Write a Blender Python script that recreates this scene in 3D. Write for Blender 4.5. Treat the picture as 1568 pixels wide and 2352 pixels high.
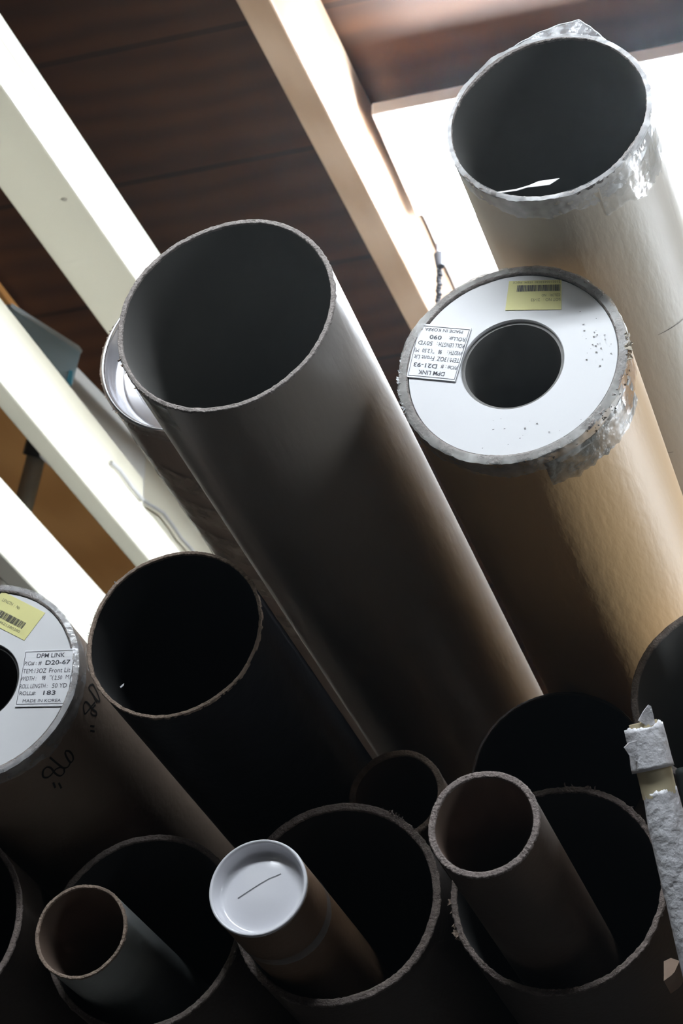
import bpy, math, random
from mathutils import Vector, Matrix, noise
random.seed(7)
PI = math.pi
for o in list(bpy.data.objects): bpy.data.objects.remove(o)
scene = bpy.context.scene

# ------------------------------------------------------------------ camera
W, H, F = 1568.0, 2352.0, 5600.0
CAMZ = 1.5
AX = Vector((0.957513816, -0.148179136, -0.247407025))   # world X in camera axes (right, down, forward)
AY = Vector((0.288387400, 0.491989491, 0.821449359))
AZ = Vector((0.0, -0.857898178, 0.513819730))
RW = Matrix((AX, AY, AZ))                                 # camera axes -> world
CP = Vector((0, 0, CAMZ))
cam_d = bpy.data.cameras.new('camera'); cam = bpy.data.objects.new('camera', cam_d)
scene.collection.objects.link(cam); scene.camera = cam
cr = RW @ Vector((1, 0, 0)); cu = RW @ Vector((0, -1, 0)); cb = RW @ Vector((0, 0, -1))
cam.matrix_world = Matrix(((cr.x, cu.x, cb.x, 0), (cr.y, cu.y, cb.y, 0), (cr.z, cu.z, cb.z, CAMZ), (0, 0, 0, 1)))
cam_d.sensor_fit = 'VERTICAL'; cam_d.sensor_height = 24.0; cam_d.lens = 24.0 * F / H
cam_d.clip_start = 0.05; cam_d.clip_end = 50
cam_d.dof.use_dof = True; cam_d.dof.focus_distance = 1.9; cam_d.dof.aperture_fstop = 13.0

# ------------------------------------------------------------------ world and exposure
wd = bpy.data.worlds.new('world'); scene.world = wd; wd.use_nodes = True
wd.node_tree.nodes['Background'].inputs[0].default_value = (0.6, 0.7, 1.0, 1)
wd.node_tree.nodes['Background'].inputs[1].default_value = 0.0
BLOOM_SCATTER = 0.004          # air scatter added to imitate the bluish lens bloom round the lamp
wv_ = wd.node_tree.nodes.new('ShaderNodeVolumeScatter'); wv_.inputs['Color'].default_value = (.75, .88, 1, 1)
wv_.inputs['Density'].default_value = BLOOM_SCATTER; wv_.inputs['Anisotropy'].default_value = .9
wd.node_tree.links.new(wv_.outputs[0], wd.node_tree.nodes['World Output'].inputs['Volume'])
vs = scene.view_settings
scene.display_settings.display_device = 'sRGB'
vs.view_transform = 'Standard'; vs.look = 'None'; vs.gamma = 1.0; vs.use_curve_mapping = False
vs.exposure = 0.0
LAMP_BACK = 150.0      # emission of the fixture in view
LAMP_FRONT = 98.0     # emission of the fixture over the camera
LAMP_RIGHT = 60.0     # emission of the fixture to the right of the camera
LAMP_SIDE = 360.0      # emission of the hanging fixture to the right

# ------------------------------------------------------------------ helpers
def ray(u, v): return RW @ Vector(((u - W / 2) / F, (v - H / 2) / F, 1.0))
def pt(u, v, z): return CP + ray(u, v) * z
def on_plane(u, v, p0, n):
    r = ray(u, v); return CP + r * ((p0 - CP).dot(n) / r.dot(n))
def vpdir(vx, vy): return (RW @ Vector((vx - W / 2, vy - H / 2, F))).normalized()
def node(nt, t, **kw):
    n = nt.nodes.new(t)
    for k, v in kw.items():
        if k in n.inputs: n.inputs[k].default_value = v
        else: setattr(n, k, v)
    return n
def mat(name, col, rough=0.6, metal=0.0, spec=0.5, noise_scale=0, noise_amt=0.0, bump=0.0, bump_scale=80, stretch=(1, 1, 1), coat=0.0, emis=None, trans=0.0):
    m = bpy.data.materials.new(name); m.use_nodes = True; nt = m.node_tree
    b = nt.nodes['Principled BSDF']
    b.inputs['Base Color'].default_value = (*col, 1); b.inputs['Roughness'].default_value = rough
    b.inputs['Metallic'].default_value = metal; b.inputs['Specular IOR Level'].default_value = spec
    b.inputs['Coat Weight'].default_value = coat; b.inputs['Coat Roughness'].default_value = 0.15
    b.inputs['Transmission Weight'].default_value = trans
    if emis:
        b.inputs['Emission Color'].default_value = (*emis[0], 1); b.inputs['Emission Strength'].default_value = emis[1]
    if noise_amt or bump:
        tc = node(nt, 'ShaderNodeTexCoord'); mp = node(nt, 'ShaderNodeMapping'); mp.inputs['Scale'].default_value = stretch
        nt.links.new(tc.outputs['Object'], mp.inputs[0])
    if noise_amt:
        nz = node(nt, 'ShaderNodeTexNoise'); nz.inputs['Scale'].default_value = noise_scale; nz.inputs['Detail'].default_value = 5
        nt.links.new(mp.outputs[0], nz.inputs['Vector'])
        mr = node(nt, 'ShaderNodeMapRange'); mr.inputs['From Min'].default_value = .25; mr.inputs['From Max'].default_value = .75
        mr.inputs['To Min'].default_value = 1 - noise_amt; mr.inputs['To Max'].default_value = 1 + noise_amt
        nt.links.new(nz.outputs['Fac'], mr.inputs['Value'])
        vm = node(nt, 'ShaderNodeVectorMath', operation='SCALE'); vm.inputs[0].default_value = col
        nt.links.new(mr.outputs[0], vm.inputs['Scale']); nt.links.new(vm.outputs[0], b.inputs['Base Color'])
    if bump:
        n2 = node(nt, 'ShaderNodeTexNoise'); n2.inputs['Scale'].default_value = bump_scale; n2.inputs['Detail'].default_value = 6
        nt.links.new(mp.outputs[0], n2.inputs['Vector'])
        bp = node(nt, 'ShaderNodeBump'); bp.inputs['Strength'].default_value = bump; bp.inputs['Distance'].default_value = 0.002
        nt.links.new(n2.outputs['Fac'], bp.inputs['Height']); nt.links.new(bp.outputs[0], b.inputs['Normal'])
    return m
def film(name, col, opacity, rough=0.12, bump=0.6, bump_scale=60, stretch=(1, 1, 1)):
    """clear tape or plastic film: see-through with a glossy wrinkled surface"""
    m = mat(name, col, rough, spec=0.9, bump=bump, bump_scale=bump_scale, stretch=stretch); nt = m.node_tree
    b = nt.nodes['Principled BSDF']; out = nt.nodes['Material Output']
    tr = node(nt, 'ShaderNodeBsdfTransparent'); mx = node(nt, 'ShaderNodeMixShader')
    nz = node(nt, 'ShaderNodeTexNoise'); nz.inputs['Scale'].default_value = 45; nz.inputs['Detail'].default_value = 4
    tc = node(nt, 'ShaderNodeTexCoord'); nt.links.new(tc.outputs['Object'], nz.inputs['Vector'])
    mr = node(nt, 'ShaderNodeMapRange'); mr.inputs['From Min'].default_value = .35; mr.inputs['From Max'].default_value = .7
    mr.inputs['To Min'].default_value = opacity * .5; mr.inputs['To Max'].default_value = min(1, opacity * 1.6)
    nt.links.new(nz.outputs['Fac'], mr.inputs['Value']); nt.links.new(mr.outputs[0], mx.inputs[0])
    nt.links.new(tr.outputs[0], mx.inputs[1]); nt.links.new(b.outputs[0], mx.inputs[2]); nt.links.new(mx.outputs[0], out.inputs[0])
    return m

def mesh_obj(name, verts, faces, m, parent=None, smooth=False, M=None, sharp=None):
    me = bpy.data.meshes.new(name)
    if M is not None: verts = [M @ Vector(v) for v in verts]
    me.from_pydata([tuple(v) for v in verts], [], faces); me.validate(); me.update()
    if smooth:
        me.polygons.foreach_set('use_smooth', [True] * len(me.polygons))
        me.set_sharp_from_angle(angle=math.radians(sharp or 40))
    me.materials.append(m)
    o = bpy.data.objects.new(name, me); scene.collection.objects.link(o)
    if parent: o.parent = parent
    return o
def empty(name, M, label, cat, group=None):
    o = bpy.data.objects.new(name, None); scene.collection.objects.link(o)
    o.matrix_world = M; o.empty_display_size = 0.05
    tag(o, label, cat, group); return o
def tag(o, label=None, cat=None, group=None, kind=None):
    if label: o['label'] = label
    if cat: o['category'] = cat
    if group: o['group'] = group
    if kind: o['kind'] = kind
    return o
def frame_dir(p, d, up=Vector((0, 0, 1))):
    """matrix with local +Y along d, local Z close to up"""
    y = d.normalized(); x = y.cross(up).normalized(); z = x.cross(y)
    return Matrix(((x.x, y.x, z.x, p.x), (x.y, y.y, z.y, p.y), (x.z, y.z, z.z, p.z), (0, 0, 0, 1)))
def box(x0, x1, y0, y1, z0, z1):
    v = [(x, y, z) for x in (x0, x1) for y in (y0, y1) for z in (z0, z1)]
    f = [(0, 1, 3, 2), (4, 6, 7, 5), (0, 4, 5, 1), (2, 3, 7, 6), (0, 2, 6, 4), (1, 5, 7, 3)]
    return v, f
def box_obj(name, a, m, parent=None, M=None, bevel=0.0):
    v, f = box(*a); o = mesh_obj(name, v, f, m, parent, M=M)
    if bevel:
        md = o.modifiers.new('bevel', 'BEVEL'); md.width = bevel; md.segments = 2; md.limit_method = 'NONE'
    return o
def fnoise(th, seed, freqs=((3, 1.0), (7, .5), (17, .35), (41, .25), (83, .2))):
    s = 0
    for k, (f, a) in enumerate(freqs):
        s += a * math.sin(f * th + seed * 1.7 + k * 2.3) * (0.6 + 0.4 * math.sin(th * (k + 2) + seed))
    return s
def lathe(profile, n=128, jit=None):
    """profile: (radius, y) list; jit(th, index) -> (dr, dy)"""
    V, Fc = [], []
    for i in range(n):
        th = 2 * PI * i / n
        for k, (r, y) in enumerate(profile):
            dr, dy = jit(th, k) if jit else (0, 0)
            V.append(((r + dr) * math.cos(th), y + dy, (r + dr) * math.sin(th)))
    m = len(profile)
    for i in range(n):
        j = (i + 1) % n
        for k in range(m - 1):
            Fc.append((i * m + k, j * m + k, j * m + k + 1, i * m + k + 1))
    return V, Fc
def tube_path(pts, r, n=8, cap=True):
    V, Fc = [], []
    up = Vector((0.13, 0.21, 0.97)).normalized()
    for i, p in enumerate(pts):
        a = pts[max(i - 1, 0)]; b = pts[min(i + 1, len(pts) - 1)]
        t = (b - a).normalized(); x = t.cross(up)
        if x.length < 1e-3: x = t.cross(Vector((1, 0, 0)))
        x.normalize(); y = x.cross(t)
        rr = r[i] if isinstance(r, (list, tuple)) else r
        for k in range(n):
            c = 2 * PI * k / n; V.append(p + x * rr * math.cos(c) + y * rr * math.sin(c))
    for i in range(len(pts) - 1):
        for k in range(n):
            Fc.append((i * n + k, i * n + (k + 1) % n, (i + 1) * n + (k + 1) % n, (i + 1) * n + k))
    if cap:
        Fc.append(tuple(range(n - 1, -1, -1))); Fc.append(tuple(range((len(pts) - 1) * n, len(pts) * n)))
    return V, Fc
def text2d(s, bold=0.0):
    """flat glyph mesh of a string, normalised to its own box: verts (u right, v up) in 0..1"""
    cu_ = bpy.data.curves.new('glyphs', 'FONT'); cu_.body = s; cu_.size = 1; cu_.offset = bold; cu_.resolution_u = 3
    ob = bpy.data.objects.new('glyphs', cu_); scene.collection.objects.link(ob)
    dg = bpy.context.evaluated_depsgraph_get(); dg.update()
    me = ob.evaluated_get(dg).to_mesh()
    vs_ = [v.co.copy() for v in me.vertices]; fs = [tuple(p.vertices) for p in me.polygons]
    ob.evaluated_get(dg).to_mesh_clear(); bpy.data.objects.remove(ob); bpy.data.curves.remove(cu_)
    x0 = min(v.x for v in vs_); x1 = max(v.x for v in vs_); y0 = min(v.y for v in vs_); y1 = max(v.y for v in vs_)
    return [((v.x - x0) / (x1 - x0), (v.y - y0) / (y1 - y0)) for v in vs_], fs

# ------------------------------------------------------------------ materials
M_board = mat('cardboard_brown', (.30, .215, .14), .55, noise_scale=6, noise_amt=.12, bump=.25, bump_scale=220, stretch=(1, .25, 1))
M_board_grey = mat('cardboard_grey_brown', (.27, .235, .205), .36, spec=.5, noise_scale=5, noise_amt=.10, bump=.15, bump_scale=160, stretch=(1, .3, 1))
M_board_pale = mat('cardboard_pale', (.44, .385, .30), .5, noise_scale=5, noise_amt=.10, bump=.2, bump_scale=150, stretch=(1, .3, 1))
M_board_kraft = mat('cardboard_kraft', (.52, .33, .15), .5, noise_scale=4, noise_amt=.14, bump=.2, bump_scale=150, stretch=(1, .3, 1))
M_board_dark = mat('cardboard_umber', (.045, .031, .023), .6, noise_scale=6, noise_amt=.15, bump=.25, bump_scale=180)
M_board_e = mat('cardboard_dull', (.34, .25, .19), .5, noise_scale=6, noise_amt=.12, bump=.2, bump_scale=180)
M_board_j = mat('cardboard_dark_brown', (.060, .036, .022), .65, noise_scale=6, noise_amt=.12, bump=.2, bump_scale=180)
M_board_red = mat('cardboard_red_brown', (.17, .10, .055), .55, noise_scale=6, noise_amt=.12, bump=.2, bump_scale=180)
M_board_slate = mat('cardboard_slate', (.36, .38, .37), .5, noise_scale=9, noise_amt=.12, bump=.2, bump_scale=180)
M_inner = mat('tube_lining_grey', (.17, .165, .155), .8, noise_scale=8, noise_amt=.1)
M_inner_brown = mat('tube_lining_brown', (.14, .095, .07), .8, noise_scale=8, noise_amt=.1)
M_rim = mat('cut_paper_edge', (.30, .265, .245), .85, noise_scale=140, noise_amt=.3, bump=.9, bump_scale=500)
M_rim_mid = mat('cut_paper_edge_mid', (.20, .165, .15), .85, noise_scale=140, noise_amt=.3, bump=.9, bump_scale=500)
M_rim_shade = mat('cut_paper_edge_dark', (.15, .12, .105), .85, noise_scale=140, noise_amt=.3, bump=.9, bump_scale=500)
M_rim_brown = mat('cut_paper_edge_brown', (.30, .225, .175), .85, noise_scale=140, noise_amt=.3, bump=.9, bump_scale=500)
M_black = mat('black_film', (.014, .014, .017), .45, spec=.3, bump=.6, bump_scale=30)
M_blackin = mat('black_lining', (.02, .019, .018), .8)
M_disc = mat('white_end_board', (.74, .74, .75), .55, noise_scale=12, noise_amt=.025)
M_paper = mat('label_paper', (.83, .83, .85), .5)
M_yellow = mat('sticker_yellow', (.78, .74, .32), .6, noise_scale=40, noise_amt=.05)
M_ink = mat('print_ink', (.025, .025, .035), .6)
M_ink_grey = mat('faded_print_ink', (.22, .21, .12), .7)
M_marker = mat('marker_ink', (.006, .006, .007), .5)
M_steel = mat('bright_steel', (.86, .86, .89), .22, metal=.9, bump=.05, bump_scale=40)
M_cap = mat('white_plastic', (.74, .74, .78), .16, spec=.6)
M_white = mat('white_painted_wood', (.80, .78, .665), .42, noise_scale=3, noise_amt=.03, bump=.12, bump_scale=60, stretch=(1, .15, 1))
M_groove = mat('paint_crack', (.42, .40, .34), .8)
M_cream = mat('cream_painted_board', (.80, .76, .62), .5, noise_scale=4, noise_amt=.03)
M_tape = film('clear_tape', (.62, .60, .56), .42)
M_strip = film('shiny_tape_strip', (.55, .52, .46), .6, rough=.22, bump=.5)
M_wrap = film('clear_wrap', (.75, .76, .78), .35, bump=.9)
M_foam = mat('foam_wrap', (.88, .87, .90), .32, spec=.6, noise_scale=90, noise_amt=.10, bump=.7, bump_scale=170)
M_mask = mat('masking_tape', (.80, .70, .46), .5, noise_scale=20, noise_amt=.06)
M_pipe = mat('grey_pipe', (.60, .57, .47), .35, spec=.6)
M_concrete = mat('concrete', (.035, .033, .03), .8, noise_scale=2, noise_amt=.15)
M_wall = mat('wall_paint', (.03, .028, .026), .8, noise_scale=2, noise_amt=.1)
M_house = mat('lamp_housing_white', (.85, .85, .85), .35)
M_cool = bpy.data.materials.new('fluorescent_tube')
def emit_mat(name, col, s):
    m = bpy.data.materials.new(name); m.use_nodes = True; nt = m.node_tree; nt.nodes.clear()
    e = node(nt, 'ShaderNodeEmission'); e.inputs[0].default_value = (*col, 1); e.inputs[1].default_value = s
    o = node(nt, 'ShaderNodeOutputMaterial'); nt.links.new(e.outputs[0], o.inputs[0]); return m
bpy.data.materials.remove(M_cool)

def wood_mat(name, c0, c1, scale=6, stretch=(1, 1, 1), rough=.55, dist=6.0, plank=None):
    m = bpy.data.materials.new(name); m.use_nodes = True; nt = m.node_tree; b = nt.nodes['Principled BSDF']
    b.inputs['Roughness'].default_value = rough; b.inputs['Specular IOR Level'].default_value = .35
    tc = node(nt, 'ShaderNodeTexCoord'); mp = node(nt, 'ShaderNodeMapping'); mp.inputs['Scale'].default_value = stretch
    nt.links.new(tc.outputs['Object'], mp.inputs[0])
    n1 = node(nt, 'ShaderNodeTexNoise'); n1.inputs['Scale'].default_value = scale; n1.inputs['Detail'].default_value = 8; n1.inputs['Distortion'].default_value = dist * .2
    nt.links.new(mp.outputs[0], n1.inputs['Vector'])
    wv = node(nt, 'ShaderNodeTexWave'); wv.inputs['Scale'].default_value = scale * .6; wv.inputs['Distortion'].default_value = dist; wv.inputs['Detail'].default_value = 3; wv.inputs['Detail Scale'].default_value = 1.5
    wv.bands_direction = 'Y'
    nt.links.new(mp.outputs[0], wv.inputs['Vector'])
    ad = node(nt, 'ShaderNodeMath', operation='MULTIPLY_ADD'); ad.inputs[1].default_value = .45
    nt.links.new(wv.outputs['Fac'], ad.inputs[0]); 
    ml = node(nt, 'ShaderNodeMath', operation='MULTIPLY'); ml.inputs[1].default_value = .6
    nt.links.new(n1.outputs['Fac'], ml.inputs[0]); nt.links.new(ml.outputs[0], ad.inputs[2])
    cr_ = node(nt, 'ShaderNodeValToRGB'); cr_.color_ramp.elements[0].color = (*c0, 1); cr_.color_ramp.elements[1].color = (*c1, 1)
    cr_.color_ramp.elements[0].position = .2; cr_.color_ramp.elements[1].position = .8
    nt.links.new(ad.outputs[0], cr_.inputs[0])
    col = cr_.outputs[0]
    if plank:
        sp = node(nt, 'ShaderNodeSeparateXYZ'); nt.links.new(tc.outputs['Object'], sp.inputs[0])
        dv = node(nt, 'ShaderNodeMath', operation='DIVIDE'); dv.inputs[1].default_value = plank; nt.links.new(sp.outputs['Y'], dv.inputs[0])
        fr = node(nt, 'ShaderNodeMath', operation='FRACT'); nt.links.new(dv.outputs[0], fr.inputs[0])
        gt = node(nt, 'ShaderNodeMath', operation='LESS_THAN'); gt.inputs[1].default_value = .04; nt.links.new(fr.outputs[0], gt.inputs[0])
        fl = node(nt, 'ShaderNodeMath', operation='FLOOR'); nt.links.new(dv.outputs[0], fl.inputs[0])
        wn = node(nt, 'ShaderNodeTexWhiteNoise', noise_dimensions='1D'); nt.links.new(fl.outputs[0], wn.inputs['W'])
        mr = node(nt, 'ShaderNodeMapRange'); mr.inputs['To Min'].default_value = .75; mr.inputs['To Max'].default_value = 1.2; nt.links.new(wn.outputs['Value'], mr.inputs['Value'])
        sb = node(nt, 'ShaderNodeMath', operation='MULTIPLY_ADD'); sb.inputs[1].default_value = -.55; nt.links.new(gt.outputs[0], sb.inputs[0]); nt.links.new(mr.outputs[0], sb.inputs[2])
        vm = node(nt, 'ShaderNodeVectorMath', operation='SCALE'); nt.links.new(col, vm.inputs[0]); nt.links.new(sb.outputs[0], vm.inputs['Scale']); col = vm.outputs[0]
    nt.links.new(col, b.inputs['Base Color'])
    bp = node(nt, 'ShaderNodeBump'); bp.inputs['Strength'].default_value = .3; bp.inputs['Distance'].default_value = .003
    nt.links.new(ad.outputs[0], bp.inputs['Height']); nt.links.new(bp.outputs[0], b.inputs['Normal'])
    return m
M_ply = wood_mat('ceiling_plywood', (.058, .022, .009), (.105, .040, .014), scale=4, stretch=(1.0, 2, 1), dist=5, plank=.30)
M_beam = wood_mat('timber_beam', (.44, .29, .19), (.60, .43, .31), scale=5, stretch=(3, .5, 3), dist=3)
M_shelf = wood_mat('shelf_wood', (.12, .08, .05), (.22, .15, .09), scale=5, stretch=(1, .3, 1))

# ------------------------------------------------------------------ room shell
BD = Vector((.008, .998, .0466)).normalized()             # the roof timbers rise gently going away
SL = .0466
CEIL = 2.31 + CAMZ
def zc(y): return CEIL + SL * (y - 2.2)
v = []
for x in (-3.6, 3.2):
    for y in (-2.6, 5.2):
        for t in (0, .05): v.append((x, y, zc(y) + t))
ceil = mesh_obj('ceiling', v, [(0, 1, 3, 2), (4, 6, 7, 5), (0, 4, 5, 1), (2, 3, 7, 6), (0, 2, 6, 4), (1, 5, 7, 3)], M_ply); tag(ceil, kind='structure')
tag(box_obj('floor', (-3.6, 3.2, -2.6, 5.2, -.05, 0), M_concrete), kind='structure')
tag(box_obj('wall_back', (-3.6, 3.2, 5.1, 5.2, 0, 4.3), M_wall), kind='structure')
tag(box_obj('wall_left', (-3.7, -3.6, -2.6, 5.2, 0, 4.3), M_wall), kind='structure')
tag(box_obj('wall_right', (3.2, 3.3, -2.6, 5.2, 0, 4.3), M_wall), kind='structure')
tag(box_obj('wall_front', (-3.6, 3.2, -2.7, -2.6, 0, 4.3), M_wall), kind='structure')

# ------------------------------------------------------------------ lamps
def fixture(cx, cy, z, lx, wy, strength, label, name='fluorescent_light', axis='x', bare=False):
    M = Matrix.Translation((cx, cy, z))
    if axis == 'y': M = M @ Matrix.Rotation(PI / 2, 4, 'Z')
    root = empty(name, M, label, 'light')
    hx, hy = lx / 2, wy / 2
    # trough housing, open downwards
    if bare:
        box_obj('housing', (-hx, hx, -hy * .78, hy * .78, .045, .068), M_house, root, bevel=.003)
    prof = [(-hy, -.005), (-hy, .03), (-hy + .03, .075), (hy - .03, .075), (hy, .03), (hy, -.005), (hy - .004, -.005), (hy - .004, .028), (hy - .033, .070), (-hy + .033, .070), (-hy + .004, .028), (-hy + .004, -.005)]
    V = [(s * hx, a, b) for s in (-1, 1) for a, b in prof]; n = len(prof)
    Fc = [(k, (k + 1) % n, n + (k + 1) % n, n + k) for k in range(n)] + [tuple(range(n - 1, -1, -1)), tuple(range(n, 2 * n))]
    if not bare: mesh_obj('housing', V, Fc, M_house, root)
    for s in (() if bare else (-1, 1)):
        pr = [(-hy, -.005), (-hy, .03), (-hy + .03, .075), (hy - .03, .075), (hy, .03), (hy, -.005)]
        V = [(s * hx + q * s * .004, a, b) for q in (0, 1) for a, b in pr]
        mesh_obj('end_plate', V, [tuple(range(6)), tuple(range(11, 5, -1))] + [(k, (k + 1) % 6, 6 + (k + 1) % 6, 6 + k) for k in range(6)], M_house, root)
    me = emit_mat('fluorescent_glow', (.86, .93, 1.0), strength)
    for s in (-1, 1):
        V, Fc = tube_path([Vector((-hx + .03, s * hy * .5, .018)), Vector((hx - .03, s * hy * .5, .018))], .019, 16)
        mesh_obj('lamp_tube', V, Fc, me, root, smooth=True)
        for e in (-1, 1):
            box_obj('lamp_holder', (e * (hx - .03) - .012, e * (hx - .03) + .012, s * hy * .5 - .012, s * hy * .5 + .012, .020, .052), M_house, root)
    return root
FZ = 2.2 + CAMZ
fixture(1.6, 1.1, 1.10 + CAMZ, 1.2, .3, LAMP_RIGHT, 'low fluorescent light at the right, level with the tubes', axis='y', bare=True)
fixture(-.112, 2.68, FZ, 1.23, .31, LAMP_BACK, 'glaring fluorescent ceiling light behind the highest tube', bare=True)
fixture(-.36, .50, FZ - .24, 1.20, .31, LAMP_FRONT, 'fluorescent ceiling light over the open space before the tubes')
fixture(1.5, 3.3, 1.15 + CAMZ, 1.4, .3, LAMP_SIDE, 'lower fluorescent light hanging to the right of the rack', axis='y', bare=True)

# ------------------------------------------------------------------ timbers overhead
def beam(name, px_bot, h, width, height, m, label, y0=-1.2, y1=4.6, top_to_ceiling=False):
    """px_bot: a pixel on the lower right arris; h its height over the camera; runs along BD"""
    r = ray(*px_bot); p = CP + r * (h / r.z)
    M = frame_dir(p, BD)
    a = y0 - p.y; b = y1 - p.y
    root = empty(name, M, label, 'beam')
    o = box_obj('timber', (-width, 0, a, b, 0, height), m, root, bevel=.003)
    return root, p, M
b_wood, p_wood, M_wd = beam('ceiling_joist', (622, 0), 2.125, .043, .172, M_beam, 'bare pinkish timber joist under the ceiling beside the glaring lamp')
b1, p1, Mb1 = beam('white_beam', (0, 189), 1.9, .087, .096, M_white, 'white beam with a long paint crack, topmost of the three white beams')
b2, p2, Mb2 = beam('white_beam', (0, 875), 1.75, .0285, .0765, M_white, 'white beam with a grey cord on its edge, middle of three')
b3, p3, Mb3 = beam('white_beam', (0, 1268), 1.58, .032, .106, M_white, 'white beam just above the left labelled roll, lowest of three')
q2 = on_plane(334, 1150, p2, Mb2.to_3x3() @ Vector((1, 0, 0)))
box_obj('upper_strip', (-.022, -.004, -3.0, (Mb2.inverted() @ q2).y, .077, .124), M_cream, b2, bevel=.001)
# paint crack along the topmost beam, nail head on its underside
V, Fc = [], []
for i in range(60):
    y = -.2 + i * .03; z = .060 + .0006 * math.sin(i * .7)
    V += [(.0006, y, z), (.0006, y, z + .0012)]
    if i: Fc.append((2 * i - 2, 2 * i, 2 * i + 1, 2 * i - 1))
mesh_obj('paint_crack', V, Fc, M_groove, b1)
Mi1 = Mb1.inverted()
pn = on_plane(148, 458, p1, Mb1.to_3x3() @ Vector((0, 0, 1)))
V, Fc = lathe([(.0, -.0012), (.0032, -.0010), (.0038, 0)], 12)
mesh_obj('nail_head', V, Fc, M_groove, b1, M=Matrix.Translation(Mi1 @ pn) @ Matrix.Rotation(PI / 2, 4, 'X'))

# white board added in place of the overexposed ceiling beyond the lamp
zb = 2.26 + CAMZ
o = box_obj('glare_board', (-.735, .9, 2.74, 4.4, 0, .02), M_house, M=Matrix.Translation((0, 0, zc(2.9) - .04)) @ Matrix.Rotation(0.0, 4, 'X'))
tag(o, 'white board standing for the overexposed ceiling just beyond the glaring lamp', 'board')
o = box_obj('plywood_board', (-2.9, -1.44, 2.2, 5.0, -.015, 0), wood_mat('orange_plywood', (.60, .27, .075), (.78, .38, .12), scale=3, stretch=(3, .6, 1), dist=3), M=Matrix.Translation((0, 0, zc(0) - .012)) @ Matrix.Rotation(math.atan(SL), 4, 'X'))
tag(o, 'orange-brown plywood board overhead between the two lower white beams', 'board')
# pull chain hanging by the lamp
c0 = pt(1010, 596, 3.42); c1 = pt(1006, 700, 3.42)
root = empty('pull_chain', Matrix.Translation(c0), 'thin dark pull chain hanging down beside the glaring lamp', 'chain')
V, Fc = [], []
n = 14
for i in range(n):
    c = (c1 - c0) * (i / n) + Vector((.001 * math.sin(i * 2), 0, 0))
    vv, ff = tube_path([c + Vector((0, 0, -.0018)), c + Vector((0, 0, -.0055))], .0042, 6)
    k = len(V); V += vv; Fc += [tuple(a + k for a in q) for q in ff]
V2, F2 = tube_path([Vector((0, 0, .186)), c1 - c0], .0022, 6); k = len(V); V += V2; Fc += [tuple(a + k for a in q) for q in F2]
M_chain = mat('dark_chain', (.05, .05, .06), .5)
mesh_obj('chain', V, Fc, M_chain, root)
V, Fc = lathe([(0, -.008), (.009, -.008), (.006, .012), (0, .012)], 12)
mesh_obj('chain_switch', V, Fc, M_chain, root, M=Matrix.Rotation(-PI / 2, 4, 'X'))

# cream boxed panel seen between two white beams
pa = pt(183, 850, 3.86); d1 = vpdir(3756, 4530)
zax = Vector((0, 0, 1)); nrm = d1.cross(zax).normalized()
if nrm.dot(CP - pa) < 0: nrm = -nrm
corner = on_plane(334, 1060, pa, nrm)
L1 = (corner - pa).dot(d1)
root = empty('boxed_panel', Matrix.Translation(pa), 'off-white boxed panel seen between the upper two white beams', 'panel')
a0 = Vector((0, 0, 0)) - d1 * .02; a1 = d1 * L1
th = nrm * -.05
def prism(name, pts, off, m, parent):
    n = len(pts); V = [Vector(p) for p in pts] + [Vector(p) + off for p in pts]
    Fc = [tuple(range(n)), tuple(range(2 * n - 1, n - 1, -1))] + [(k, (k + 1) % n, n + (k + 1) % n, n + k) for k in range(n)]
    return mesh_obj(name, V, Fc, m, parent)
dn = Vector((0, 0, -1))
prism('grey_side', [a0, a1, a1 + dn * .16, a0 + dn * .16], th, mat('grey_white_paint', (.80, .79, .75), .5), root)
d2 = vpdir(3300, 4530)
e0 = a1 + d1 * .001; e1 = e0 + d2 * 1.3; e0 = e0 + pa; e0_n = d2.cross(zax).normalized(); e0 = e0 - pa
prism('cream_side', [e0, e1, e1 + dn * .13, e0 + dn * .15], th, M_cream, root)
tag(root.children[1], 'warm cream side')
# grey cord
cp_ = [(255, 1062, 3.55), (275, 1080, 3.55), (300, 1115, 3.5), (325, 1145, 3.5), (345, 1160, 3.5), (375, 1178, 3.5), (395, 1205, 3.5), (415, 1235, 3.5), (440, 1262, 3.5), (470, 1310, 3.5)]
P_ = [on_plane(a, b, p2 + Vector((.004, 0, 0)), Mb2.to_3x3() @ Vector((1, 0, 0))) if b < 1150 else on_plane(a, b, pa + e0 - th * .2, e0_n) for a, b, c in cp_]
S_ = []
for i in range(len(P_) - 1):
    for k in range(5): S_.append(P_[i].lerp(P_[i + 1], k / 5))
S_.append(P_[-1])
V, Fc = tube_path(S_, .0030, 8)
tag(mesh_obj('power_cord', V, Fc, mat('grey_cord', (.6, .6, .6), .4), smooth=True), 'thin light grey cord drooping across the cream panel', 'cord')

# light blue plastic bin lying over the middle beam
zb_ = 3.68
q = [pt(*c) for c in ((28, 700, zb_), (180, 797, zb_), (186, 806, zb_), (166, 884, zb_), (120, 900, zb_), (0, 760, zb_), (-40, 700, zb_))]
M_bin = mat('pale_blue_plastic', (.82, .95, 1.0), .25, spec=.6, coat=.3)
nt_ = M_bin.node_tree; tl = node(nt_, 'ShaderNodeBsdfTranslucent'); tl.inputs[0].default_value = (.75, .92, 1, 1)
ms = node(nt_, 'ShaderNodeMixShader'); ms.inputs[0].default_value = .5
nt_.links.new(nt_.nodes['Principled BSDF'].outputs[0], ms.inputs[1]); nt_.links.new(tl.outputs[0], ms.inputs[2]); nt_.links.new(ms.outputs[0], nt_.nodes['Material Output'].inputs[0])
root = empty('storage_bin', Matrix.Translation(q[1]), 'pale blue translucent plastic bin above the middle white beam', 'bin')
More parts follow.
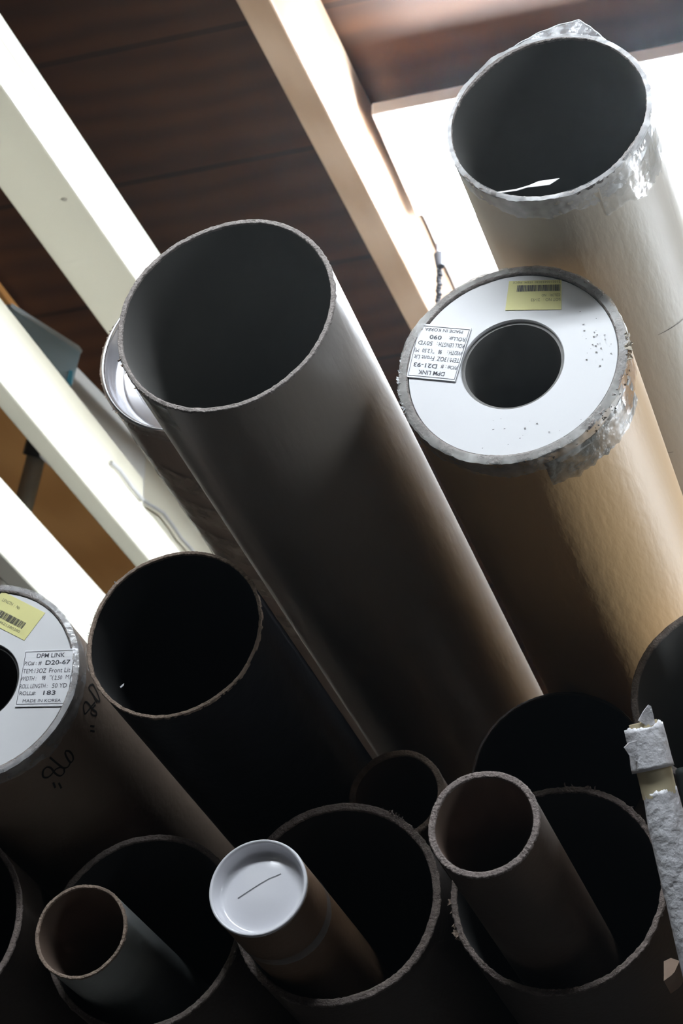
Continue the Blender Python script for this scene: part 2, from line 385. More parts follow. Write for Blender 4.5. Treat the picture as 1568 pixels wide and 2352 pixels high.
prism('bin_wall', [p - q[1] for p in q], ray(100, 800) * .06, M_bin, root)
qq = [pt(*c) for c in ((26, 696, zb_ - .005), (181, 794, zb_ - .005), (189, 805, zb_ - .005), (187, 812, zb_ - .005), (176, 803, zb_ - .005), (26, 708, zb_ - .005))]
prism('bin_rim', [p - q[1] for p in qq], ray(100, 800) * .04, mat('pale_plastic_rim', (.82, .90, .92), .25), root)
qq = [pt(*c) for c in ((159, 850, zb_ - .004), (167, 852, zb_ - .004), (164, 886, zb_ - .004), (153, 874, zb_ - .004))]
prism('blue_stripe', [p - q[1] for p in qq], ray(100, 800) * .004, mat('blue_print', (.10, .45, .62), .4), root)

# grey conduit
p_a = pt(100, 985, 4.15); p_b = pt(30, 1255, 4.15)
dd = (p_a - p_b).normalized()
V, Fc = tube_path([p_a + dd * .01, p_b - dd * .6], .0165, 20)
root = empty('conduit_pipe', Matrix.Translation(p_a), 'grey metal pipe slanting down between the two lower white beams', 'pipe')
mesh_obj('pipe', [v_ - p_a for v_ in V], Fc, M_pipe, root, smooth=True)
V, Fc = tube_path([p_a + dd * .03, p_a - dd * .05], .024, 20)
mesh_obj('pipe_collar', [v_ - p_a for v_ in V], Fc, mat('dark_collar', (.05, .06, .055), .5), root, smooth=True)

# ------------------------------------------------------------------ the tubes
VP0 = (2750, 4530)
def tube_root(name, u, v, z, label, group=None, vp=VP0):
    d = vpdir(*vp); p = pt(u, v, z)
    return empty(name, frame_dir(p, d), label, 'tube', group)
def tube(name, u, v, rpx, D, wall, label, mo, mi, mr, L=2.3, seed=1, rough=.0004, tear=.0012, vp=VP0, group=None, oval=0.0, ovang=0.0):
    """end centre pixel u,v; rpx its radius in pixels at its depth; D the outer diameter in metres"""
    R = D / 2; z = F * R / rpx
    root = tube_root(name, u, v, z, label, group, vp)
    root['R'] = R
    ri = R - wall
    def jr(th): return R * oval * math.cos(2 * (th - ovang)) + rough * fnoise(th, seed, ((2, .8), (3, .8), (5, .5)))
    def jy(th): return tear * .5 * fnoise(th, seed + 3)
    def jb(th, k):
        f = 1 if k in (0, 1, 2, 7, 8, 9) else (.5 if k in (3, 6) else 0)
        return jr(th) * f, (jy(th) if k in (0, 9) else 0)
    prof = [(R, .0), (R, .004), (R, .02), (R, .12), (R, L), (ri, L), (ri, .12), (ri, .02), (ri, .004), (ri, 0)]
    V, Fc = lathe([(R, .0), (R, .004), (R, .02), (R, .12), (R, L), (ri, L)], 160, lambda th, k: jb(th, k))
    mesh_obj('tube_wall', V, Fc, mo, root, smooth=True)
    V, Fc = lathe([(ri, L), (ri, .12), (ri, .02), (ri, .004), (ri, 0)], 160, lambda th, k: jb(th, k + 5))
    mesh_obj('inner_lining', V, Fc, mi, root, smooth=True)
    # cut rim: annulus with frayed paper plies
    rr = random.Random(seed)
    nz = [rr.uniform(-1, 1) for _ in range(720)]
    def jrim(th, k):
        i = int(th / (2 * PI) * 720) % 720
        return jr(th) + nz[i] * rough * (.9 if k in (0, 4) else .35), jy(th) + nz[(i * 7 + k) % 720] * tear * .25
    w = wall / 4
    V, Fc = lathe([(R + .0003, .0015), (R, -.0003), (R - w, -.0006), (R - 2 * w, -.0003), (R - 3 * w, -.0006), (ri, -.0003), (ri - .0003, .0015)], 240, jrim)
    mesh_obj('cut_rim', V, Fc, mr, root, smooth=True, sharp=80)
    return root, R, z
def local(root, p): return root.matrix_world.inverted() @ p
def tape_band(root, R, y0, y1, m, seed=1, name='tape', th0=0, th1=2 * PI, ragged=.004, lift=.0006, wave=.0008, fold=0.0, n=180):
    """wrinkled tape round the tube end; fold > 0 turns it over onto the rim"""
    V, Fc = [], []
    rows = 7; full = abs(th1 - th0 - 2 * PI) < 1e-4
    for i in range(n + 1):
        th = th0 + (th1 - th0) * i / n
        c, s = math.cos(th), math.sin(th)
        e1 = y1 + ragged * fnoise(th, seed); e0 = y0 + ragged * .2 * fnoise(th, seed + 5)
        if fold: V.append(((R - fold) * c, -.0016 + .0006 * fnoise(th, seed + 8), (R - fold) * s))
        else: V.append(((R + lift) * c, e0, (R + lift) * s))
        for k in range(rows):
            t = k / (rows - 1); y = e0 + (e1 - e0) * t
            r = R + lift + wave * max(0.0, .35 + 1.3 * noise.noise(Vector((c * 5, y * 60, s * 5 + seed))) + .7 * noise.noise(Vector((c * 16, y * 150, s * 16 + seed))))
            V.append((r * c, y, r * s))
    m_ = rows + 1
    for i in range(n):
        for k in range(m_ - 1): Fc.append((i * m_ + k, (i + 1) * m_ + k, (i + 1) * m_ + k + 1, i * m_ + k + 1))
    return mesh_obj(name, V, Fc, m, root, smooth=True, sharp=60)
def fray(root, R, th0, th1, n, size, m, seed=3, name='torn_fibres', y=0.0, spread=.004):
    """small torn paper tongues standing off the rim"""
    rr = random.Random(seed); V, Fc = [], []
    for i in range(n):
        th = rr.uniform(th0, th1); yy = y + rr.uniform(-.001, spread); s = size * rr.uniform(.3, 1.0)
        a = Vector((math.cos(th), 0, math.sin(th))); t = Vector((-math.sin(th), 0, math.cos(th))); yv = Vector((0, 1, 0))
        b = a * (R - .0005) + yv * yy
        dirn = (a * rr.uniform(.4, 1) + t * rr.uniform(-.9, .9) + yv * rr.uniform(-.8, .3)).normalized()
        w = (dirn.cross(a.cross(dirn) + yv * .3)).normalized() * s * rr.uniform(.2, .5)
        nn = dirn.cross(w).normalized() * .0004
        k = len(V)
        V += [b - w, b + w, b + dirn * s * .6 + w * .7 + nn * 2, b + dirn * s, b - nn * 3]
        Fc += [(k, k + 1, k + 2, k + 3), (k + 4, k + 3, k + 2), (k + 4, k + 2, k + 1), (k + 4, k, k + 3), (k + 4, k + 1, k)]
    return tag(mesh_obj(name, V, Fc, m, root), kind='stuff')
def ang_at(root, u, v, z):
    p = local(root, pt(u, v, z)); return math.atan2(p.z, p.x)
def end_disc(root, ro, ri, y, m, name='end_disc'):
    V, Fc = lathe([(ri, y + .0030), (ri, y + .0008), (ri + .0006, y), (ro - .0006, y), (ro, y + .0012), (ro, y + .02)], 128)
    return mesh_obj(name, V, Fc, m, root, smooth=True, sharp=30)
class Sheet:
    """a flat sheet placed on a tube's end disc by four corners (TL, TR, BR, BL of its own text frame)"""
    def __init__(s, root, corners, y):
        n = root.matrix_world.to_3x3() @ Vector((0, 1, 0)); p0 = root.matrix_world @ Vector((0, y, 0))
        s.root = root; s.c = [local(root, on_plane(a, b, p0, n)) for a, b in corners]; s.y = y
    def at(s, u, v, off=0.0):                              # v measured downwards
        a, b, c, d = s.c
        p = (a * (1 - u) + b * u) * (1 - v) + (d * (1 - u) + c * u) * v
        return Vector((p.x, s.y - off, p.z))
    def sheet(s, name, m, u0=0, u1=1, v0=0, v1=1, off=.0003, th=.0003, parent=None, label=None):
        P = [s.at(u, v, o) for o in (off, off - th) for u, v in ((u0, v0), (u1, v0), (u1, v1), (u0, v1))]
        o = mesh_obj(name, P, [(0, 1, 2, 3), (7, 6, 5, 4)] + [(k, (k + 1) % 4, 4 + (k + 1) % 4, 4 + k) for k in range(4)], m, parent or s.root)
        if label: o['label'] = label
        return o
    def lines(s, name, items, m, parent, off=.00045, rects=()):
        V, Fc = [], []
        for (txt, u0, u1, v0, v1, bold) in items:
            vs_, fs = text2d(txt, bold); k = len(V)
            for a, b in vs_: V.append(s.at(u0 + (u1 - u0) * a, v1 + (v0 - v1) * b, off))
            Fc += [tuple(q_ + k for q_ in f) for f in fs]
        for (u0, u1, v0, v1) in rects:
            k = len(V); V += [s.at(u, v, off) for u, v in ((u0, v0), (u1, v0), (u1, v1), (u0, v1))]; Fc.append((k, k + 1, k + 2, k + 3))
        return mesh_obj(name, V, Fc, m, parent)
def frame_rects(t=.010, tv=.009):
    return [(0, 1, 0, tv), (0, 1, 1 - tv, 1), (0, t, 0, 1), (1 - t, 1, 0, 1)]
def barcode(u0, u1, v0, v1, seed):
    rr = random.Random(seed); out = []; x = u0
    while x < u1:
        w = rr.choice((1, 1, 2, 3)) * (u1 - u0) / 130; out.append((x, min(x + w, u1), v0, v1)); x += w + rr.choice((1, 1, 2)) * (u1 - u0) / 130
    return out
BK = .012
def roll_label(root, corners, y, po, roll, wtxt, yd, fr=(0, 0)):
    s = Sheet(root, corners, y)
    pap = s.sheet('roll_label', M_paper, -.02, 1.03, -.03, 1.04, off=.0006, th=.0006, label='white printed paper label')
    items = [('DPM LINK', .24, .80, .045, .125, BK), ('P/O# :', .02, .26, .19, .27, 0), ('#', .30, .36, .19, .27, 0), (po, .44, .93, .18, .265, BK),
             ('ITEM:13OZ', .0, .48, .33, .415, 0), ('Front Lit', .54, .96, .33, .415, 0),
             ('WIDTH :', .0, .31, .475, .555, 0), ('98', .42, .49, .47, .55, BK), ('"(', .57, .65, .465, .56, 0), ('2.50', .67, .82, .475, .55, 0), ('M)', .89, .985, .465, .56, 0),
             ('ROLL LENGTH :', .01, .56, .62, .70, 0), (yd, .65, .94, .62, .70, 0),
             ('ROLL#:', .03, .35, .755, .835, 0), (roll, .50, .74, .75, .83, BK),
             ('MADE IN KOREA', .12, .87, .905, .965, 0)]
    s.lines('label_print', items, M_ink, pap, off=.0008, rects=frame_rects())
    return s

# A -- the big grey open tube in the middle
A, RA, zA = tube('cardboard_tube', 517, 721, 265, .178, .0036, 'large grey-brown open tube crossing the middle of the picture', M_board_grey, M_inner, M_rim, seed=2, rough=.0006, oval=.008, ovang=1.0, vp=(2720, 4560))
tape_band(A, RA, .001, .035, M_tape, seed=4, th0=ang_at(A, 300, 880, zA) - .25, th1=ang_at(A, 300, 880, zA) + .5, fold=.002, n=50)
fray(A, RA, ang_at(A, 300, 880, zA) - .3, ang_at(A, 300, 880, zA) + .3, 12, .004, M_rim_brown, seed=8)
th = ang_at(A, 586, 915, zA)
V, Fc = lathe([(.0, .0), (.0012, -.0012), (.0026, -.0008), (.0034, .0004)], 14)
pc = Vector(((RA) * math.cos(th), .007, (RA) * math.sin(th)))
mesh_obj('dent', V, Fc, M_board_dark, A, smooth=True, M=Matrix.Translation(pc) @ Matrix.Rotation(-th + PI, 4, 'Y') @ Matrix.Rotation(PI / 2, 4, 'Z'))

# B -- tube with bright metal lid, behind A
B, RB, zB = tube('metal_lidded_tube', 442, 804, 225, .178, .004, 'brown tube with a shiny metal lid, half hidden behind the grey tube', M_board_grey, M_inner, M_rim_brown, seed=5, rough=.0007, tear=.002)
V, Fc = lathe([(RB - .0015, .003), (RB - .0012, -.002), (RB - .0022, -.0035), (RB - .0040, -.0028), (RB - .0052, .0006), (RB - .0056, .004)], 160)
mesh_obj('metal_rim', V, Fc, M_steel, B, smooth=True, sharp=180)
V, Fc = lathe([(RB - .0056, .004), (RB - .0075, .020), (RB - .0105, .0235), (RB - .0135, .0215), (RB - .016, .0235), (.03, .0245), (0, .0245)], 160)
mesh_obj('metal_lid', V, Fc, M_steel, B, smooth=True, sharp=60)
tape_band(B, RB, .001, .012, M_tape, seed=2, fold=.001)
fray(B, RB, PI * .75, PI * 1.35, 30, .004, M_rim_brown, seed=3)
# spiralling strips of clear tape
for k, (ya, wd_) in enumerate(((.05, .035), (.11, .04), (.175, .045), (.25, .04), (.33, .05))):
    V, Fc = [], []
    for i in range(121):
        th = PI * .75 + PI * 1.1 * i / 120; y = ya + (th - PI) * .022
        for j in range(5):
            yy = y + wd_ * j / 4 + (.0015 * fnoise(th, k * 3 + j) if j in (0, 4) else 0)
            r = RB + .0007 + .0010 * (.5 + .5 * math.sin(th * 31 + j * 2 + k)) * (.3 + .7 * abs(math.sin(th * 7 + j)))
            V.append((r * math.cos(th), yy, r * math.sin(th)))
    for i in range(120):
        for j in range(4): Fc.append((i * 5 + j, (i + 1) * 5 + j, (i + 1) * 5 + j + 1, i * 5 + j + 1))
    mesh_obj('clear_tape_strip', V, Fc, M_strip, B, smooth=True, sharp=60)

# C -- roll with white end disc and upside-down label
C_, RC, zC = tube('labelled_roll', 1175, 834, 268, .182, .0068, 'cardboard roll with white end disc and upside-down paper label, right of the grey tube', M_board_kraft, M_inner, M_rim, seed=9, rough=.0006, tear=.0016)
end_disc(C_, RC - .0072, .0412, .0010, M_disc)
V, Fc = lathe([(.0412, .30), (.0412, 2.2), (.0385, 2.2), (.0385, .004), (.0412, .004)], 96)
mesh_obj('inner_core', V, Fc, M_inner, C_, smooth=True)
tape_band(C_, RC, -.0005, .016, film('dull_wrap', (.50, .50, .47), .38, rough=.4), seed=11, fold=.006, ragged=.003, wave=.0012, n=320)
tb = tape_band(C_, RC, .010, .045, film('grey_tape_patch', (.13, .135, .12), .7, rough=.35, bump=.9, bump_scale=120), seed=13, name='tape_patch', th0=ang_at(C_, 1250, 1050, zC), th1=ang_at(C_, 1425, 900, zC) , fold=0, ragged=.006, n=70)
tape_band(C_, RC, .0, .034, film('tan_tape_patch', (.55, .34, .18), .8, rough=.2), seed=17, name='tan_tape', th0=ang_at(C_, 1400, 950, zC), th1=ang_at(C_, 1433, 820, zC), fold=0, ragged=.006, n=40)
a0_ = ang_at(C_, 925, 760, zC); a1_ = ang_at(C_, 935, 930, zC)
if a1_ < a0_: a1_ += 2 * PI
fray(C_, RC, a0_, a1_, 70, .0045, M_disc, seed=21, name='white_torn_fibres')
fray(C_, RC, ang_at(C_, 1090, 1065, zC), ang_at(C_, 1440, 800, zC) , 90, .0035, M_rim, seed=23, spread=.01)
fray(C_, RC, ang_at(C_, 1430, 880, zC), ang_at(C_, 1440, 800, zC), 26, .007, M_board_pale, seed=25, name='torn_cardboard_bits')
sC = roll_label(C_, [(1044, 873), (937, 863), (963, 748), (1079, 758)], .0002, 'D21-93', '090', '98', '50YD')
yC = Sheet(C_, [(1289, 711), (1160, 713), (1169, 646), (1289, 643)], .0008)
ys = yC.sheet('yellow_sticker', M_yellow, off=.0003, th=.0003, label='faded yellow barcode sticker')
yC.lines('barcode', [], M_ink, ys, off=.0005, rects=barcode(.02, .83, .62, .84, 4))
yC.lines('sticker_print', [('COLOR :   NO', .02, .36, .44, .53, 0), ('LOT NO :   21-93', .02, .55, .28, .38, 0), ('2102100422030', .02, .50, .90, .97, 0), ('ITEM  PIECE', .55, .92, .90, .97, 0)], M_ink_grey, ys, off=.0005)
rr = random.Random(5); V, Fc = [], []
for i in range(46):
    if i < 30: u, v_ = rr.gauss(1365, 22), rr.gauss(785, 35)
    else: u, v_ = rr.uniform(1100, 1350), rr.uniform(960, 1035)
    nrm_ = C_.matrix_world.to_3x3() @ Vector((0, 1, 0)); p = local(C_, on_plane(u, v_, C_.matrix_world @ Vector((0, .0006, 0)), nrm_))
    rad = math.hypot(p.x, p.z)
    if rad > RC - .009 or rad < .044: continue
    s = rr.uniform(.0003, .0012); a = rr.uniform(0, PI); k = len(V)
    for q_ in range(5):
        c = a + q_ * 2 * PI / 5; V.append((p.x + s * math.cos(c) * rr.uniform(.5, 1.3), p.y - .0002, p.z + .5 * s * math.sin(c) * rr.uniform(.4, 1.2)))
    Fc.append(tuple(range(k, k + 5)))
tag(mesh_obj('dirt_specks', V, Fc, M_board_dark, C_), kind='stuff')

# D -- highest tube, wrapped in clear plastic
D_, RD, zD = tube('plastic_wrapped_tube', 1259, 268, 238, .163, .0035, 'pale tube ringed with crumpled clear plastic at the top right, highest of all', M_board_pale, M_inner, M_rim, seed=31, rough=.0010, tear=.002, oval=.012, ovang=.9)
tape_band(D_, RD, -.001, .020, film('thin_wrap', (.74, .75, .76), .42, rough=.3, bump=.8), seed=33, fold=.003, ragged=.005, wave=.0010, n=320)
tape_band(D_, RD, .004, .045, M_tape, seed=35, name='tape_patch', th0=ang_at(D_, 1350, 430, zD), th1=ang_at(D_, 1487, 260, zD), ragged=.008, wave=.0010, n=80)
# stretched film pulled up to a peak above the rim
th = ang_at(D_, 1285, 70, zD); V, Fc = [], []
span = .46; LEFTNEG = ang_at(D_, 1385, 90, zD) > th
for i in range(61):
    t = -1 + i / 30; a = th + t * span * (.8 if ((t > 0) == LEFTNEG) else 1.35)
    e = .0150 * max(0, 1 - abs(t)) ** 1.2
    c, s = math.cos(a), math.sin(a)
    for j, k in enumerate((0, .5, .88, 1)):
        V.append(((RD - .0004 + e * k + .0004) * c, -.0012 + .0004 * math.sin(i * .7 + j), (RD - .0004 + e * k + .0004) * s))
for i in range(60):
    for j in range(3): Fc.append((i * 4 + j, i * 4 + 4 + j, i * 4 + 5 + j, i * 4 + 1 + j))
mesh_obj('film_peak', V, Fc, M_wrap, D_)
pts_ = [Vector((V[i * 4 + 3][0], V[i * 4 + 3][1], V[i * 4 + 3][2])) for i in range(61)]
V2, F2 = tube_path(pts_, .0005, 5)
mesh_obj('film_edge', V2, F2, mat('bright_film_edge', (.9, .9, .92), .3), D_)
fray(D_, RD, th - 2.2, th + 2.0, 24, .0022, M_wrap, seed=39, name='plastic_shreds')
# scrap of film inside the mouth
def inside(root, R, u, v, y):
    q0 = root.matrix_world.inverted() @ CP; dq = (root.matrix_world.inverted().to_3x3() @ ray(u, v)).normalized()
    t = (y - q0.y) / dq.y; return q0 + dq * t
P_ = [inside(D_, RD, *c, y) for c, y in (((1140, 441), .003), ((1185, 434), .004), ((1215, 425), .004), ((1236, 416), .004), ((1285, 409), .004), ((1262, 424), .003), ((1240, 427), .003), ((1212, 430), .003), ((1185, 438), .003), ((1140, 444), .003))]
mesh_obj('film_scrap', [tuple(p) for p in P_] + [(p.x, p.y + .0006, p.z) for p in P_], [tuple(range(10)), tuple(range(19, 9, -1))] + [(k, (k + 1) % 10, 10 + (k + 1) % 10, 10 + k) for k in range(10)], mat('film_scrap_white', (.75, .76, .78), .4), D_)

# E -- labelled roll at the left edge
E_, RE, zE = tube('labelled_roll', -52, 1567, 249, .184, .0056, 'cardboard roll with white end disc marked 98 inches by hand, at the left edge', M_board_e, M_inner, M_rim, seed=41, rough=.0005, vp=(2740, 4535), L=1.0)
end_disc(E_, RE - .0062, .0375, .0008, M_disc)
V, Fc = lathe([(.0375, .004), (.0375, .9), (.035, .9), (.035, .004), (.0375, .004)], 96)
mesh_obj('inner_core', V, Fc, M_blackin, E_, smooth=True)
tape_band(E_, RE, -.0005, .016, M_wrap, seed=43, fold=.004, ragged=.003)
roll_label(E_, [(60, 1498), (174.6, 1493.4), (154.6, 1617), (37.5, 1619)], .0002, 'D20-67', '183', '98', '50 YD')
yE = Sheet(E_, [(6, 1358), (104, 1408), (56, 1471), (-42, 1421)], .0006)
ys = yE.sheet('yellow_sticker', M_yellow, off=.0003, th=.0003, label='bright yellow barcode sticker')
yE.lines('barcode', [], M_ink, ys, off=.0005, rects=barcode(.12, .82, .52, .74, 9))
yE.lines('sticker_print', [('LENGTH  :  No', .12, .52, .17, .27, 0), ('102194621380280', .12, .82, .80, .88, 0)], M_ink_grey, ys, off=.0005)
def on_cyl(root, R, u, v):
    Mi = root.matrix_world.inverted(); o0 = Mi @ CP; d = Mi.to_3x3() @ ray(u, v)
    a = d.x ** 2 + d.z ** 2; b = 2 * (o0.x * d.x + o0.z * d.z); c = o0.x ** 2 + o0.z ** 2 - R * R
    q_ = b * b - 4 * a * c
    if q_ < 0: return None
    return o0 + d * ((-b - math.sqrt(q_)) / (2 * a))
def stroke(V, Fc, root, R, pts, w):
    P = [on_cyl(root, R + .0003, *p) for p in pts]; P = [p for p in P if p]
    Q = []
    for i in range(len(P) - 1):
        for k in range(6):
            t = k / 6; a = P[max(i - 1, 0)]; b = P[i]; c = P[i + 1]; d = P[min(i + 2, len(P) - 1)]
            Q.append(.5 * ((2 * b) + (c - a) * t + (2 * a - 5 * b + 4 * c - d) * t * t + (3 * b - a - 3 * c + d) * t ** 3))
    Q.append(P[-1]); k0 = len(V)
    for i, p in enumerate(Q):
        t = (Q[min(i + 1, len(Q) - 1)] - Q[max(i - 1, 0)]).normalized(); nn = Vector((p.x, 0, p.z)).normalized(); s = t.cross(nn) * w
        V.append(p + s); V.append(p - s)
        if i: Fc.append((k0 + 2 * i - 2, k0 + 2 * i, k0 + 2 * i + 1, k0 + 2 * i - 1))
def cr5(L): return [(a / 2.24, 1250 + b / 2.24) for a, b in L]
for strokes in (
    [[(455, 740), (462, 728), (478, 722), (490, 740), (505, 775), (513, 805), (505, 808), (490, 790), (474, 768), (458, 745)], [(474, 768), (482, 780), (500, 812)],
     [(490, 812), (470, 835), (440, 872), (432, 860), (430, 830), (440, 812), (455, 820), (478, 850), (494, 862), (497, 878), (482, 882), (468, 868), (475, 845), (492, 826)],
     [(464, 935), (486, 938)], [(464, 960), (487, 964)]],
    [[(335, 1064), (355, 1065), (373, 1085), (376, 1110), (362, 1122), (345, 1100), (335, 1075), (340, 1064)], [(362, 1122), (350, 1145), (325, 1150), (290, 1125), (256, 1096)],
     [(328, 1150), (330, 1175), (310, 1192), (285, 1180), (262, 1152), (240, 1148), (222, 1168), (222, 1195), (240, 1202), (262, 1188), (285, 1160), (310, 1148), (328, 1152)],
     [(274, 1226), (284, 1254)], [(302, 1228), (316, 1256)]]):
    V, Fc = [], []
    for L in strokes: stroke(V, Fc, E_, RE, cr5(L), .0009)
    mesh_obj('handwritten_size', V, Fc, M_marker, E_)

# F -- black-wrapped open tube
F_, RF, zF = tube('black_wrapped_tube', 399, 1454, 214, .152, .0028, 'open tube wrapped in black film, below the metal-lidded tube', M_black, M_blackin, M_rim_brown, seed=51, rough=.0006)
fray(F_, RF, PI * .55, PI * 1.05, 26, .0035, M_wrap, seed=53, name='plastic_shreds')
tape_band(F_, RF, .0, .012, M_wrap, seed=55, th0=PI * .6, th1=PI * 1.1, n=60)
P_ = [inside(F_, RF, *c, .002) for c in ((275, 1577), (285, 1569), (284, 1574), (277, 1580))]
mesh_obj('film_scrap', [tuple(p) for p in P_] + [(p.x, p.y + .0006, p.z) for p in P_], [(0, 1, 2, 3), (7, 6, 5, 4)] + [(k, (k + 1) % 4, 4 + (k + 1) % 4, 4 + k) for k in range(4)], M_cap, F_)

# bottom row of wide tubes and the slim ones poking out of them
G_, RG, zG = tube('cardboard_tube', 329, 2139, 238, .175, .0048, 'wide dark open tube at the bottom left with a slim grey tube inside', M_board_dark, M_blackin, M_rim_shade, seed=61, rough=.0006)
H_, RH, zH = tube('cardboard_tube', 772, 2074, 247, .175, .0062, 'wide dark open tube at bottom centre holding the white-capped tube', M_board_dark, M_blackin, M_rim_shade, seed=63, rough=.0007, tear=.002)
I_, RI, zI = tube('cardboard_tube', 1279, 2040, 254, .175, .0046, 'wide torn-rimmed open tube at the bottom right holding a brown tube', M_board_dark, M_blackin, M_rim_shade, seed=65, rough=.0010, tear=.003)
fray(I_, RI, ang_at(I_, 1040, 2030, zI), ang_at(I_, 1060, 2170, zI) + (2 * PI if ang_at(I_, 1060, 2170, zI) < ang_at(I_, 1040, 2030, zI) else 0), 18, .0055, M_rim_brown, seed=67)
fray(I_, RI, ang_at(I_, 1460, 1870, zI), ang_at(I_, 1260, 1802, zI), 12, .0045, M_rim_shade, seed=69)
fray(H_, RH, ang_at(H_, 900, 1868, zH), ang_at(H_, 800, 1850, zH), 14, .0045, M_rim_shade, seed=71)
K_, RK, zK = tube('slim_cardboard_tube', 185, 2139, 113, .081, .0026, 'slim grey open tube poking out of the bottom left tube', M_board_slate, M_inner_brown, M_rim_brown, seed=73, vp=(2700, 4400), L=.45, rough=.0004)
L_, RL, zL = tube('capped_tube', 593, 2040, 118, .0799, .0022, 'slim brown mailing tube closed with a shiny white plastic cap', M_board_red, M_inner_brown, M_rim_brown, seed=75, rough=.0002, tear=.0005)
J_, RJ, zJ = tube('slim_cardboard_tube', 1110, 1892, 132, .083, .0046, 'slim thick-walled brown tube poking out of the bottom right tube', M_board_j, M_inner_brown, M_rim_mid, seed=77, rough=.0004)
MM, RM, zM = tube('slim_cardboard_tube', 910, 1826, 112, .0855, .0052, 'slim reddish-brown open tube, in shade behind the thick-walled brown one', M_board_red, M_inner_brown, M_rim_brown, seed=79)
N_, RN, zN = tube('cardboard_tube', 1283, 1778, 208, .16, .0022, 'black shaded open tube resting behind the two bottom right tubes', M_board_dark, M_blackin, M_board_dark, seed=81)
O_, RO, zO = tube('cardboard_tube', 1689, 1590, 243, .175, .0055, 'wide grey-brown open tube cut by the right edge behind the foam-wrapped pole', M_board_grey, M_inner, M_rim, seed=83)
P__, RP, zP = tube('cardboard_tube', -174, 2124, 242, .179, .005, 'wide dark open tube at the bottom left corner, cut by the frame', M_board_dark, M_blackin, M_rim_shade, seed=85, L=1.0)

# white plastic cap of the mailing tube
Rc = RL + .0003
V, Fc = lathe([(Rc - .0035, .012), (Rc - .0004, .0015), (Rc, -.0005), (Rc - .0004, -.0018), (Rc - .0014, -.0024), (Rc - .0026, -.0018), (Rc - .0034, .001), (Rc - .0052, .0085), (Rc - .0070, .0100), (Rc - .0085, .0106), (Rc - .0105, .0106)] + [(r_ * .001, .0074 + .0032 * (r_ / 29.3) ** 2) for r_ in (29, 26, 23, 20, 17, 14, 11, 8, 5, 2, 0)] + [(0, .0074)], 128)
cap = mesh_obj('plastic_cap', V, Fc, M_cap, L_, smooth=True, sharp=70); cap['label'] = 'glossy white recessed cap'
V, Fc = [], []
line = [(548, 2066), (565, 2056), (583, 2045), (602, 2033), (622, 2021), (636, 2015), (647, 2009)]
Pl = [inside(L_, RL, *c, .0108) for c in line]
for i, p in enumerate(Pl):
    yy = .0074 + .0032 * ((p.x ** 2 + p.z ** 2) / .0293 ** 2) - .00025
    V += [(p.x - .0003, yy, p.z + .0004), (p.x + .0003, yy, p.z - .0004)]
    if i: Fc.append((2 * i - 2, 2 * i, 2 * i + 1, 2 * i - 1))
mesh_obj('mould_line', V, Fc, mat('cap_line', (.12, .12, .13), .6), cap)
tape_band(L_, RL, .050, .062, film('pale_tape', (.45, .48, .5), .3, rough=.2, bump=.1), seed=88, name='tape_ring', ragged=.0003, wave=.0001)

# dark seam lines spiralling round the pale highest tube
def spiral(root, R, y0, pitch, th0, th1, w, m, n=160, name='paper_seam'):
    V, Fc = [], []
    for i in range(n + 1):
        th = th0 + (th1 - th0) * i / n; y = y0 + pitch * (th - th0)
        V += [((R + .0002) * math.cos(th), y, (R + .0002) * math.sin(th)), ((R + .0002) * math.cos(th), y + w, (R + .0002) * math.sin(th))]
        if i: Fc.append((2 * i - 2, 2 * i, 2 * i + 1, 2 * i - 1))
    return mesh_obj(name, V, Fc, m, root)
M_seam = mat('dark_seam_paper', (.10, .08, .065), .8)
for yy in (.16, .34, .52): spiral(D_, RD, yy, .028, -PI, PI, .0007, M_seam)

# ------------------------------------------------------------------ foam-wrapped pole standing at the right
top = pt(1478, 1668, 1.78)
pdir = (RW @ Vector((.218, .975, -.10))).normalized()
Lp = top.z / -pdir.z
Mp = frame_dir(top, pdir)
pole = empty('foam_wrapped_pole', Mp, 'pole wrapped in white foam with a tan tape band, at the right', 'pole')
V, Fc = tube_path([Vector((0, y, 0)) for y in (-.003, .02, .3, 1.0, Lp)], .0105, 24)
mesh_obj('pole_core', V, Fc, M_mask, pole, smooth=True)
def foam(y0, y1, rf, seed, name, n=72, step=.003):
    V, Fc = [], []; rows = max(2, int((y1 - y0) / step))
    for r in range(rows + 1):
        t = r / rows; y = y0 + (y1 - y0) * t
        for k in range(n):
            th = 2 * PI * k / n
            R_ = rf(t, th); c = Vector((math.cos(th) * 1.4, y * 60, math.sin(th) * 1.4 + seed))
            R_ += .0005 * noise.noise(c * .8) + .0003 * noise.noise(c * 2.2)
            yo = 0
            if r == 0: yo = .003 * fnoise(th, seed) * .5
            V.append((R_ * math.cos(th), y + yo, R_ * math.sin(th)))
    for r in range(rows):
        for k in range(n): Fc.append((r * n + k, r * n + (k + 1) % n, (r + 1) * n + (k + 1) % n, (r + 1) * n + k))
    o = mesh_obj(name, V, Fc, M_foam, pole, smooth=True, sharp=180)
    md = o.modifiers.new('thickness', 'SOLIDIFY'); md.thickness = .0008; md.offset = -1
    return o
foam(.0, .032, lambda t, th: .0132 + .0014 * t + (.0006 if (th > 1.0 + t) else 0), 3, 'foam_sleeve')
foam(.0475, Lp - .002, lambda t, th: .0118 + .0012 * min(1, t * 80) + (.0007 if math.sin(th + t * 40) > 0 else 0), 7, 'foam_sleeve')
V, Fc = tube_path([Vector((0, y, 0)) for y in (.026, .034, .046, .052)], [.0130, .0129, .0128, .0128], 32, cap=False)
mesh_obj('tape_band', V, Fc, M_mask, pole, smooth=True)['label'] = 'tan masking tape band'
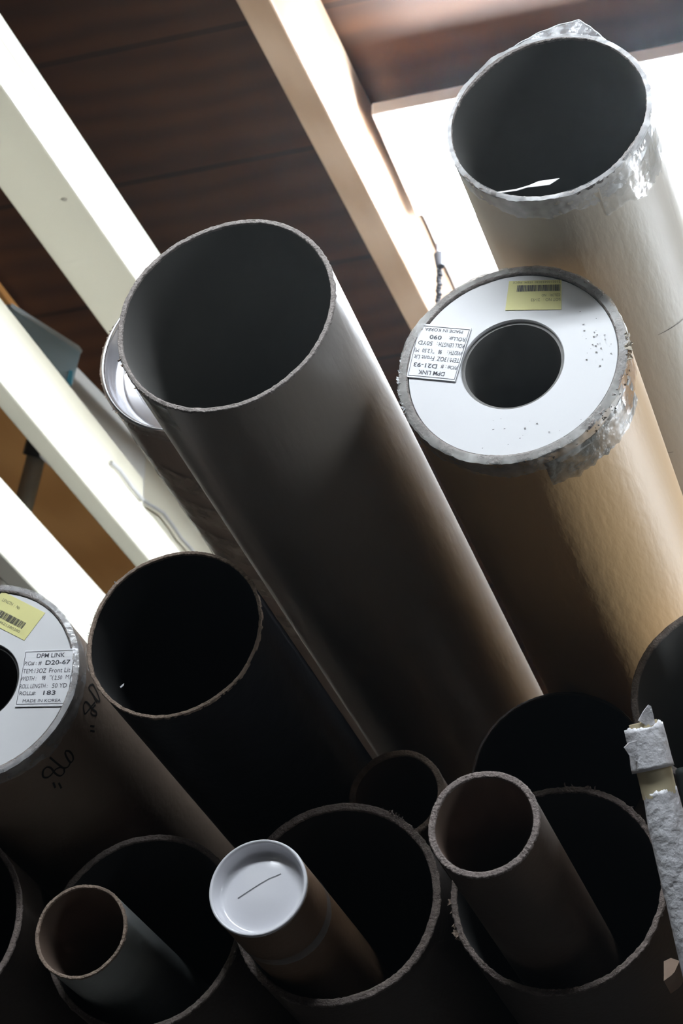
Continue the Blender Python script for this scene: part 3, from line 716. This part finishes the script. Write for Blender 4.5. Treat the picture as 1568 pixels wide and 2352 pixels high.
def flap(name, pix, z, th):
    n_ = (RW @ Vector((0.2, 0.0, -1))).normalized(); p0 = pt(pix[0][0], pix[0][1], z)
    P = [local(pole, on_plane(u, v, p0, n_)) for u, v in pix]; off = local(pole, pt(0, 0, 0) - n_ * th) - local(pole, pt(0, 0, 0))
    k = len(P)
    o = mesh_obj(name, P + [p + off for p in P], [tuple(range(k)), tuple(range(2 * k - 1, k - 1, -1))] + [(i, (i + 1) % k, k + (i + 1) % k, k + i) for i in range(k)], M_foam, pole)
flap('foam_flap', [(1489, 1619), (1495, 1622), (1501, 1645), (1504, 1662), (1490, 1672), (1466, 1655), (1478, 1633)], 1.770, .0012)
flap('foam_flap', [(1433, 1717), (1444, 1706), (1470, 1700), (1490, 1735), (1461, 1749), (1445, 1735)], 1.765, .0012)

# dark pole behind it
top2 = pt(1592, 1760, 1.90)
M2 = frame_dir(top2, pdir); L2 = top2.z / -pdir.z
dp = empty('dark_pole', M2, 'dark grey-green round pole at the right edge beside the foam-wrapped pole', 'pole')
V, Fc = lathe([(0, -.001), (.013, -.001), (.0148, .001), (.015, .004), (.015, L2 - .001), (0, L2 - .001)], 40)
mesh_obj('pole_shaft', V, Fc, mat('dark_green_film', (.035, .042, .040), .3, bump=.5, bump_scale=30), dp, smooth=True)
# torn sliver of cardboard beside the lowest right tube
sl = [(1524, 2208), (1540, 2200), (1560, 2207), (1549, 2232), (1542, 2240), (1524, 2253)]
nY = vpdir(*VP0); p0 = pt(1540, 2225, 1.875)
P_ = [on_plane(u, v, p0, nY) for u, v in sl]
root = empty('cardboard_offcut', Matrix.Translation(P_[0]), 'small torn brown cardboard offcut at the bottom right corner', 'offcut')
prism('offcut_end', [p - P_[0] for p in P_], nY * .03, mat('raw_cardboard', (.26, .18, .13), .8, noise_scale=60, noise_amt=.15, bump=.4), root)

# ------------------------------------------------------------------ rack under the pile
sz = CAMZ + .646
rack = empty('storage_rack', Matrix.Translation((-.5, 2.0, 0)), 'dark wooden rack carrying the pile of tubes', 'rack')
box_obj('shelf', (-.62, .52, -.02, 2.1, sz - .03, sz), M_shelf, rack)
box_obj('blocker_panel', (.50, .52, -.50, 2.1, sz, sz + .34), M_shelf, rack)  # unseen panel added to keep the side lamp off the lower tubes
for x in (-.62, .47):
    for y in (-.02, 2.03):
        box_obj('post', (x, x + .05, y, y + .05, 0, sz - .03), M_shelf, rack)
